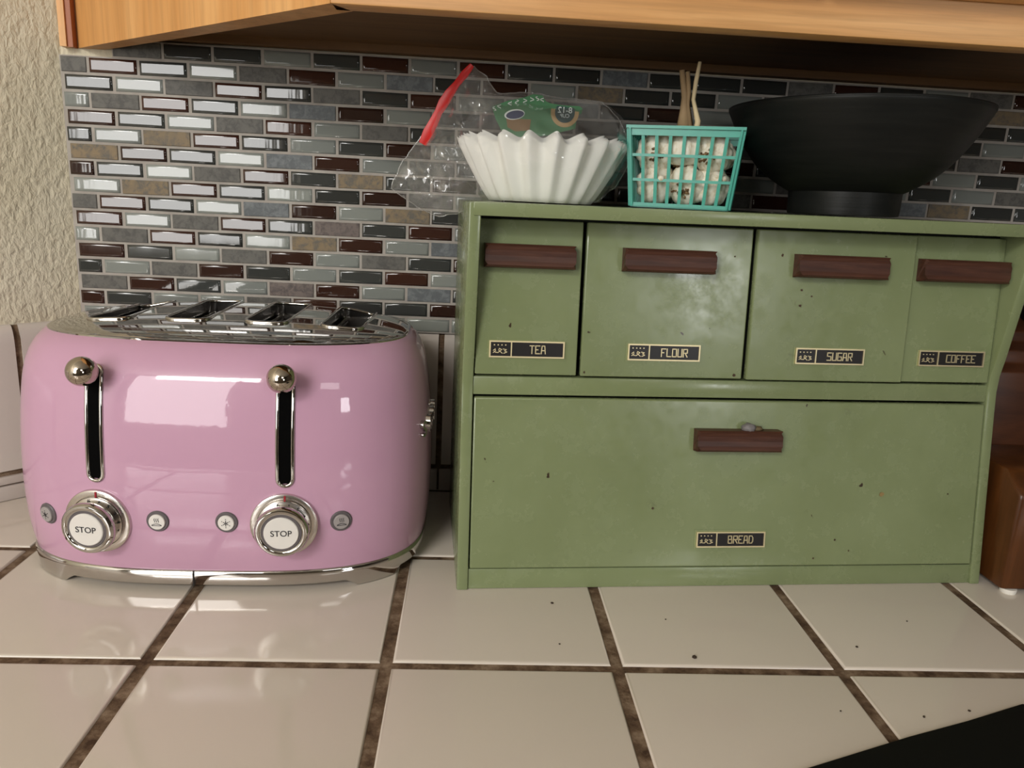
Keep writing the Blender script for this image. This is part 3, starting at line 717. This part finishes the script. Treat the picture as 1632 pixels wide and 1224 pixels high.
OUT = [(-.0477, .4158), (-.0372, .4083), (-.0279, .3962), (.002, .3979), (.0308, .3956), (.0596, .3941), (.0739, .3831), (.0843, .3661), (.0860, .3439), (.0758, .3254), (.0610, .3131), (.0176, .3118), (-.0199, .3110), (-.0384, .3090), (-.0541, .2993), (-.0726, .2943), (-.0913, .3017), (-.102, .3089), (-.1141, .316), (-.106, .3357), (-.0923, .3549), (-.0749, .383), (-.0601, .4041)]
def dist_in(x, z):
    ins = False; d = 9; k = len(OUT)
    for i in range(k):
        x0, z0 = OUT[i]; x1, z1 = OUT[(i+1) % k]
        if (z0 > z) != (z1 > z) and x < (x1-x0)*(z-z0)/(z1-z0)+x0: ins = not ins
        t = max(0, min(1, ((x-x0)*(x1-x0)+(z-z0)*(z1-z0))/((x1-x0)**2+(z1-z0)**2))); d = min(d, math.hypot(x-x0-t*(x1-x0), z-z0-t*(z1-z0)))
    return d if ins else -d
def crumple(x, z, seed):
    p = Vector((x*26+z*8, z*20-x*6, seed)); s = 0
    for k, (f, a) in enumerate(((1, 1), (2.3, .55), (4.9, .28))):
        s += a*(1-2.4*abs(noise.noise(p*f+Vector((k*7, 0, 0)))))
    return s*.5
v2, e2 = [], []
dens = []
for i in range(len(OUT)):
    a, b = Vector(OUT[i]), Vector(OUT[(i+1) % len(OUT)]); L = (b-a).length; kk = max(2, int(L/.0035))
    for q in range(kk):
        p = a.lerp(b, q/kk); nn = Vector((-(b-a).y, (b-a).x)).normalized(); p = p+nn*.0016*noise.noise(Vector((p.x*160, p.y*160, 2))); dens.append(p)
v2 = dens[:]; e2 = [(i, (i+1) % len(dens)) for i in range(len(dens))]
gx = .0025; ring_n = len(dens)
for i in range(-52, 42):
    for j in range(0, 54):
        x, z = i*gx+(.5*gx if j % 2 else 0), .29+j*gx
        d = dist_in(x, z)
        if d > .0022: v2.append(Vector((x+random.uniform(-.0006, .0006), z+random.uniform(-.0006, .0006))))
vo, _, fo, *_r = delaunay_2d_cdt(v2, e2, [], 1, 1e-6)
def bag_sheet(sign, seed, name, amp):
    vs = []
    for v in vo:
        d = max(0, dist_in(v.x, v.y)); base = 0
        t = max(0, (v.y-fz)/Hf)
        # how far out the filters inside push the film
        rad_f = (frad(min(1, t))+.0065) if t > -.05 else 0
        dx = v.x-FX
        push = math.sqrt(max(0, rad_f**2-dx*dx)) if t <= 1.05 else math.sqrt(max(0, rad_f**2-dx*dx))*max(0, 1-(t-1.05)/.75)
        loose = .020*min(1, d/.02)
        y = max(push*min(1, d/.004) if d < .004 else push, loose)
        c = crumple(v.x, v.y, seed)
        y += amp*c*min(1, d/.006)+(amp*1.3*max(0, c) if y == loose else 0)
        if push > loose: y = max(y, push+.0006)
        y = min(y, .074 if sign < 0 else .066)
        if v.x < -.046 and sign < 0: pass
        vs.append(Vector((v.x, -.122+sign*y, v.y))+bo)
    return link(name, pyd(name, vs, [tuple(f) for f in fo]), 'film', bag, smooth=38)
bag_sheet(-1, 3.3, 'front_film', .0075); bag_sheet(1, 8.1, 'back_film', .006)
bm = bmesh.new(); tube(bm, [Vector((p.x, -.122+.0012*noise.noise(Vector((p.x*90, p.y*90, 5))), p.y))+bo for p in dens], .00042, 6, closed=True)
link('bag_seam', bmdone(bm, 'bag_seam'), 'film_seam', bag, smooth=180)
# red seal strip along the mouth
RS = [(-.0505, .4150), (-.0560, .4085), (-.0625, .4000), (-.0680, .3925), (-.0728, .3850), (-.0765, .3780), (-.0800, .3700), (-.0845, .3615), (-.0890, .3525)]
bm = bmesh.new(); prev = None
for i, (x, z) in enumerate(RS):
    a = Vector(RS[max(0, i-1)]); b = Vector(RS[min(len(RS)-1, i+1)]); t = (b-a).normalized(); nn = Vector((-t.y, t.x))
    wv = .0020+.0017*min(1, i/3)+.0006*sin(i*2.1); yy = -.1335+.0015*sin(i*1.7)
    cen = Vector((x, z))+Vector((.0015, 0))
    cur = [bm.verts.new(Vector((cen.x+nn.x*s*wv, yy+dy, cen.y+nn.y*s*wv))+bo) for s, dy in ((-1, 0), (0, -.0012), (1, 0), (1, .0007), (0, -.0004), (-1, .0007))]
    if prev:
        for q in range(6): bm.faces.new((prev[q], prev[(q+1) % 6], cur[(q+1) % 6], cur[q]))
    prev = cur
sealo = link('seal_strip', bmdone(bm, 'seal_strip'), 'red_strip', bag, smooth=60); sealo['label'] = 'red seal strip'
# printed label inside the bag, seen from behind
def flat(name, pts, y, m, parent, th=.0004):
    return prism(name, [Vector((CAMP.x+(x-CAMP.x)*KC, y, CAMP.z+(z-CAMP.z)*KC))+bo for x, z in pts], (0, th, 0), m, parent)
YB = -.139; KC = .9425
lab = flat('printed_label', [(-.0312, .3881), (-.018, .3935), (-.004, .3970), (.0038, .4001), (.0118, .3995), (.0148, .3950), (.0190, .3935), (.0300, .3925), (.0445, .3925), (.0470, .3905), (.0462, .3865), (.0425, .3850), (.0418, .3740), (.0176, .3672), (-.0052, .3640), (-.0216, .3681), (-.0275, .3781)], YB, 'card', bag)
ell = lambda cx, cz, a, b, rot=0, k=28, a0=0, a1=2*pi: [(cx+a*cos(a0+(a1-a0)*i/k)*cos(rot)-b*sin(a0+(a1-a0)*i/k)*sin(rot), cz+a*cos(a0+(a1-a0)*i/k)*sin(rot)+b*sin(a0+(a1-a0)*i/k)*cos(rot)) for i in range(k)]
flat('label_print', [(-.0185, .3790), (.0030, .3795), (.0020, .3705), (-.0100, .3690), (-.0170, .3720)], YB-.0003, 'card_brown', lab)
flat('label_print', ell(-.0115, .3828, .0088, .0042, .18), YB-.0004, 'white_print', lab)
flat('label_print', ell(-.0110, .3826, .0078, .0033, .18), YB-.0006, 'card_blue', lab)
flat('label_print', ell(.0318, .3868, .0122, .0122, 0, 28, pi*.93, 2.07*pi), YB-.0003, 'card_tan', lab)
flat('label_print', ell(.0318, .3868, .0086, .0086, 0, 28, pi*.8, 2.2*pi), YB-.0006, 'card_teal', lab)
for txt, sz, dz in (('8-12', .0066, .3884), ('CUP', .0040, .3838)):
    me = text_mesh(txt, sz, .0001); o = link('lettering', me, 'white_print', lab, Vector((CAMP.x+(.0318-CAMP.x)*KC, YB-.0008, CAMP.z+(dz-CAMP.z)*KC))+bo, (pi/2, 0, 0)); o.scale = (-1, 1, 1)
bm = bmesh.new()
for i, (x, z) in enumerate([(-.029, .3868), (-.025, .3888), (-.016, .392), (-.010, .3935), (-.003, .3945), (.003, .3962), (.0075, .397), (.0115, .396)]):
    p = [(CAMP.x+(x-CAMP.x)*KC+.0016*sin(k*1.3+i), YB-.0005, CAMP.z+(z-CAMP.z)*KC-.0018+.0006*k) for k in range(6)]; tube(bm, [Vector(q)+bo for q in p], .00035, 4)
link('lettering', bmdone(bm, 'lettering'), 'white_print', lab)

# ------------------------------------------------------------------ teal basket with garlic
BX, BY, BR = .1335, -.130, rad(-19)
bz = ztop(BX)
basket = thing('berry_basket', 'open-slatted teal plastic berry basket holding garlic', 'basket', (BX, BY, bz+.0012), BR)
HT, WB, WT = .0605, .0382, .0438
def side_pt(s, t, out=0):                        # s in -1..1 along the side, t height 0..1
    h = WB+(WT-WB)*t; return (s*h, -(h+out), HT*t)
bm = bmesh.new()
for k in range(4):
    R4 = Matrix.Rotation(k*pi/2, 4, 'Z'); st = len(bm.verts)
    b2 = bmesh.new()
    for i in range(9):
        s = -1+2*i/8; wv = .0013 if 0 < i < 8 else .0022
        a = Vector(side_pt(s, 0)); b = Vector(side_pt(s, 1)); bm_poly(b2, [a+Vector((-wv, 0, 0)), a+Vector((wv, 0, 0)), a+Vector((wv, .0016, 0)), a+Vector((-wv, .0016, 0))], b-a)
    for t, hh in ((0.02, .0018), (.345, .0011), (.66, .0011), (.955, .0030)):
        h = WB+(WT-WB)*t; bm_box(b2, (-h, -h-.0003, HT*t-hh), (h, -h+.0015, HT*t+hh))
    bmesh.ops.transform(b2, matrix=R4, verts=b2.verts)
    tmp = bpy.data.meshes.new('tmp'); b2.to_mesh(tmp); b2.free(); bm.from_mesh(tmp); bpy.data.meshes.remove(tmp)
for i in range(9):
    s = (-1+2*i/8)*WB; bm_box(bm, (s-.0015, -WB, .0002), (s+.0015, WB, .0015)); bm_box(bm, (-WB, s-.0015, .0002), (WB, s+.0015, .0015))
link('basket_wall', bmdone(bm, 'basket_wall'), 'teal', basket)
bm = bmesh.new(); h = WT+.0022
for k in range(4):
    R4 = Matrix.Rotation(k*pi/2, 4, 'Z'); b2 = bmesh.new(); bm_box(b2, (-h, -h, HT-.0005), (h-.0052, -h+.0052, HT+.0018)); bmesh.ops.transform(b2, matrix=R4, verts=b2.verts)
    tmp = bpy.data.meshes.new('tmp'); b2.to_mesh(tmp); b2.free(); bm.from_mesh(tmp); bpy.data.meshes.remove(tmp)
link('basket_rim', bmdone(bm, 'basket_rim'), 'teal', basket)
def bulb_mesh(R, lobes, seed):
    rs = random.Random(seed); ph = rs.uniform(0, 6)
    prof = [(.10, -.72), (.45, -.70), (.78, -.56), (.97, -.26), (1.0, .02), (.90, .30), (.68, .54), (.42, .74), (.24, .92), (.15, 1.12), (.12, 1.34)]
    fn = lambda th, z: 1+.075*max(0, 1-(abs(z/R)/.95)**2)*(abs(cos(lobes*th/2+ph))*2-1.2)
    vs, fs = lathe([(a*R, b*R) for a, b in prof], 40, fn); return pyd('bulb', vs, fs)
def garlic(x, y, z, R, tilt, az, seed, label, group=None, stalks=None):
    g = thing('garlic_bulb', label, 'garlic', (0, 0, 0), 0, group)
    b0 = Matrix.Translation((BX, BY, bz)) @ Matrix.Rotation(BR, 4, 'Z')
    g.matrix_world = b0 @ Matrix.Translation((x, y, z)) @ Matrix.Rotation(az, 4, 'Z') @ Matrix.Rotation(tilt, 4, 'X')
    link('bulb', bulb_mesh(R, 9, seed), 'garlic', g, smooth=180)
    bm = bmesh.new(); rs = random.Random(seed)
    for i in range(26):
        a = rs.uniform(0, 2*pi); q = rs.uniform(0, .38)*R; tube(bm, [(q*cos(a), q*sin(a), -.66*R), (1.25*q*cos(a)+rs.uniform(-.001, .001), 1.25*q*sin(a), -.76*R-rs.uniform(0, .0015))], .0009, 5)
    link('roots', bmdone(bm, 'roots'), 'root', g)
    return g
bulbs = [(-.021, -.020, .0200, .0165, rad(80), rad(15)), (.004, -.020, .0195, .0165, rad(-70), rad(-20)), (.0235, -.0175, .0200, .0160, rad(75), rad(30)),
         (-.019, .016, .0195, .0165, rad(60), rad(120)), (.017, .017, .0195, .0165, rad(-60), rad(200)),
         (-.0235, -.0215, .0445, .0160, rad(-72), rad(8)), (.0215, -.0215, .0455, .0160, rad(-74), rad(-12)), (-.006, .016, .0470, .0170, rad(20), rad(70)), (.025, .016, .0470, .0150, rad(40), rad(160))]
WHERE = ['in the lower front left of the teal basket', 'in the lower front middle of the teal basket', 'in the lower front right of the teal basket', 'in the lower back left of the teal basket',
         'in the lower back right of the teal basket', 'in the upper front left of the teal basket', 'in the upper front right of the teal basket', 'in the upper back middle of the teal basket', 'in the upper back right of the teal basket']
for k, b in enumerate(bulbs): garlic(*b, k+11, 'papery white garlic bulb '+WHERE[k], 'garlic bulbs in the teal basket')
g = garlic(-.001, -.0215, .0475, .0175, rad(4), 0, 31, 'topmost garlic bulb with long dry stalks rising above the teal basket')
bm = bmesh.new()
tube(bm, [(-.002, 0, .016), (-.003, 0, .030), (-.0035, .001, .040), (-.0075, .001, .060)], [.006, .0034, .0026, .0022], 8)
tube(bm, [(.001, .001, .016), (-.001, .001, .034), (-.0005, .001, .043), (-.0030, .001, .059)], [.005, .0022, .0019, .0017], 8)
link('dark_stalks', bmdone(bm, 'dark_stalks'), 'stalk_dk', g, smooth=180)
bm = bmesh.new(); tube(bm, [(.008, -.004, .010), (.0088, -.0035, .022), (.0062, -.003, .030), (.0036, -.002, .038), (.0044, -.001, .052), (.0058, 0, .066)], [.0024, .0023, .0018, .0016, .0018, .0014], 8)
pst = link('pale_stalk', bmdone(bm, 'pale_stalk'), 'stalk', g, smooth=180)
# papery husk pieces over the bulbs
def husk(cx, cy, cz, a, b, seed, name='husk'):
    vs, fs = [], []; k = 9
    for i in range(k):
        for j in range(k):
            u, v = i/(k-1)-.5, j/(k-1)-.5; q = noise.noise(Vector((u*4, v*4, seed)))
            vs.append((cx+u*a+.002*q, cy+v*b, cz+.010*(.25-u*u-v*v)+.005*q))
    for i in range(k-1):
        for j in range(k-1): fs.append((i*k+j, (i+1)*k+j, (i+1)*k+j+1, i*k+j+1))
    return vs, fs
vs, fs = husk(-.010, .008, .008, .036, .02, 2.); link('husk', pyd('husk', vs, fs), 'garlic', g, smooth=180)

# ------------------------------------------------------------------ black bowl
WX, WY = .2785, -.1195
wz = ztop(WX)
BS = 1.035
bowl = thing('serving_bowl', 'large black flared bowl on a narrow foot ring', 'bowl', (WX, WY, wz+.0009), 0); bowl.rotation_euler = (0, rad(-.7), 0); bowl.scale = (1, 1, BS)
outp = [(.041, 0), (.0452, .0005), (.0458, .004), (.0460, .0185), (.0500, .0205), (.0600, .0262), (.0680, .0316), (.0760, .0388), (.0825, .0464), (.0890, .0554), (.0945, .0640), (.0995, .0733), (.1030, .0804), (.1040, .0825), (.1036, .0839), (.1022, .0838)]
inp = [(.0965, .0735), (.0860, .0600), (.0720, .0420), (.0580, .0300), (.042, .0255), (.02, .0235)]
vs, fs = lathe(outp+inp, 96); link('bowl_shell', pyd('bowl_shell', vs, fs), 'bowl', bowl, smooth=45)
bm = bmesh.new(); tube(bm, [(.1030*cos(2*pi*i/96), .1030*sin(2*pi*i/96), .0836) for i in range(96)], .0011, 8, closed=True); link('rim', bmdone(bm, 'rim'), 'bowl', bowl, smooth=180)

# ------------------------------------------------------------------ wooden block at the right
blk = thing('knife_block', 'stepped brown wooden block beside the right end of the bread box', 'knife block', (.475, -.15, 0), 0)
def kp(x, y, z): return Vector((x-.475, y+.15, z))
prism('lower_block', [kp(.4235, -.2125, .004), kp(.4235, -.2125, .0905), kp(.4235, -.190, .108), kp(.4235, -.120, .108), kp(.4235, -.120, .004)], (.12, 0, 0), 'block', blk, r=.0035)
prism('upper_block', [kp(.428, -.1188, .004), kp(.428, -.1188, .178), kp(.428, -.104, .184), kp(.428, -.104, .196), kp(.428, -.088, .202), kp(.428, -.088, .212), kp(.428, -.030, .232), kp(.428, -.030, .004)], (.11, 0, 0), 'block_dk', blk, r=.0015)
for i, (hx, hy) in enumerate(((.445, -.070), (.478, -.066), (.511, -.070))):
    prism('knife_handle', [kp(hx-.007, hy-.011, .214), kp(hx+.007, hy-.011, .214), kp(hx+.007, hy+.012, .222), kp(hx-.007, hy+.012, .222)], (0, -.022, .075), 'knife', blk, r=.003)
for fx, fy in ((.4345, -.2075), (.532, -.2075), (.4345, -.04), (.532, -.04)):
    vs, fs = lathe([(.0062, 0), (.0066, .001), (.0066, .0041)], 16); link('felt_pad', pyd('felt_pad', vs, fs), 'felt', blk, kp(fx, fy, 0), smooth=40)

# ------------------------------------------------------------------ black mat at the lower right
mtt = thing('counter_mat', 'matte black mat with a bowed edge at the lower right corner', 'mat', (.32, -.46, 0))
mp = [(.1250, -.4400), (.1567, -.4262), (.2069, -.4082), (.2361, -.3978), (.2817, -.3832), (.3321, -.3652), (.3480, -.3720), (.47, -.56), (.20, -.64)]
prism('mat_sheet', [Vector((x-.32, y+.46, .0003)) for x, y in mp], (0, 0, .0035), 'mat', mtt, r=.0009)

# ------------------------------------------------------------------ crumbs on the tiles
CR = [(.1257, -.3142, .0019), (.0304, -.2427, .0013), (.0303, -.2997, .0008), (.2537, -.2973, .0011), (.1172, -.2638, .0007), (.3138, -.2599, .0008), (.2591, -.3754, .0010), (.2935, -.3693, .0012), (.2059, -.3708, .0007)]
CL = ['largest dark crumb on the counter, on the tile below the bread nameplate', 'dark crumb close under the left part of the bread box base', 'tiny dark crumb left of the grout line below the bread box', 'dark crumb near the back edge of the right counter tile',
      'faint crumb just in front of the middle of the bread box', 'faint crumb on the right counter tile nearest the bread box', 'dark crumb beside the edge of the black mat', 'dark crumb nearest the right end of the black mat edge', 'faint crumb left of the slanting grout line that meets the black mat']
for k, (x, y, r) in enumerate(CR):
    bm = bmesh.new(); bmesh.ops.create_icosphere(bm, subdivisions=1, radius=r)
    for v in bm.verts: v.co *= 1+.4*noise.noise(v.co*900+Vector((k*3, 0, 0)))
    for v in bm.verts: v.co.z = max(-r*.45, v.co.z*.6)
    o = link('crumb', bmdone(bm, 'crumb'), 'crumb', None, (x, y, r*.46+.0001), (0, 0, k))
    tag(o, CL[k], 'crumb', 'crumbs on the counter')
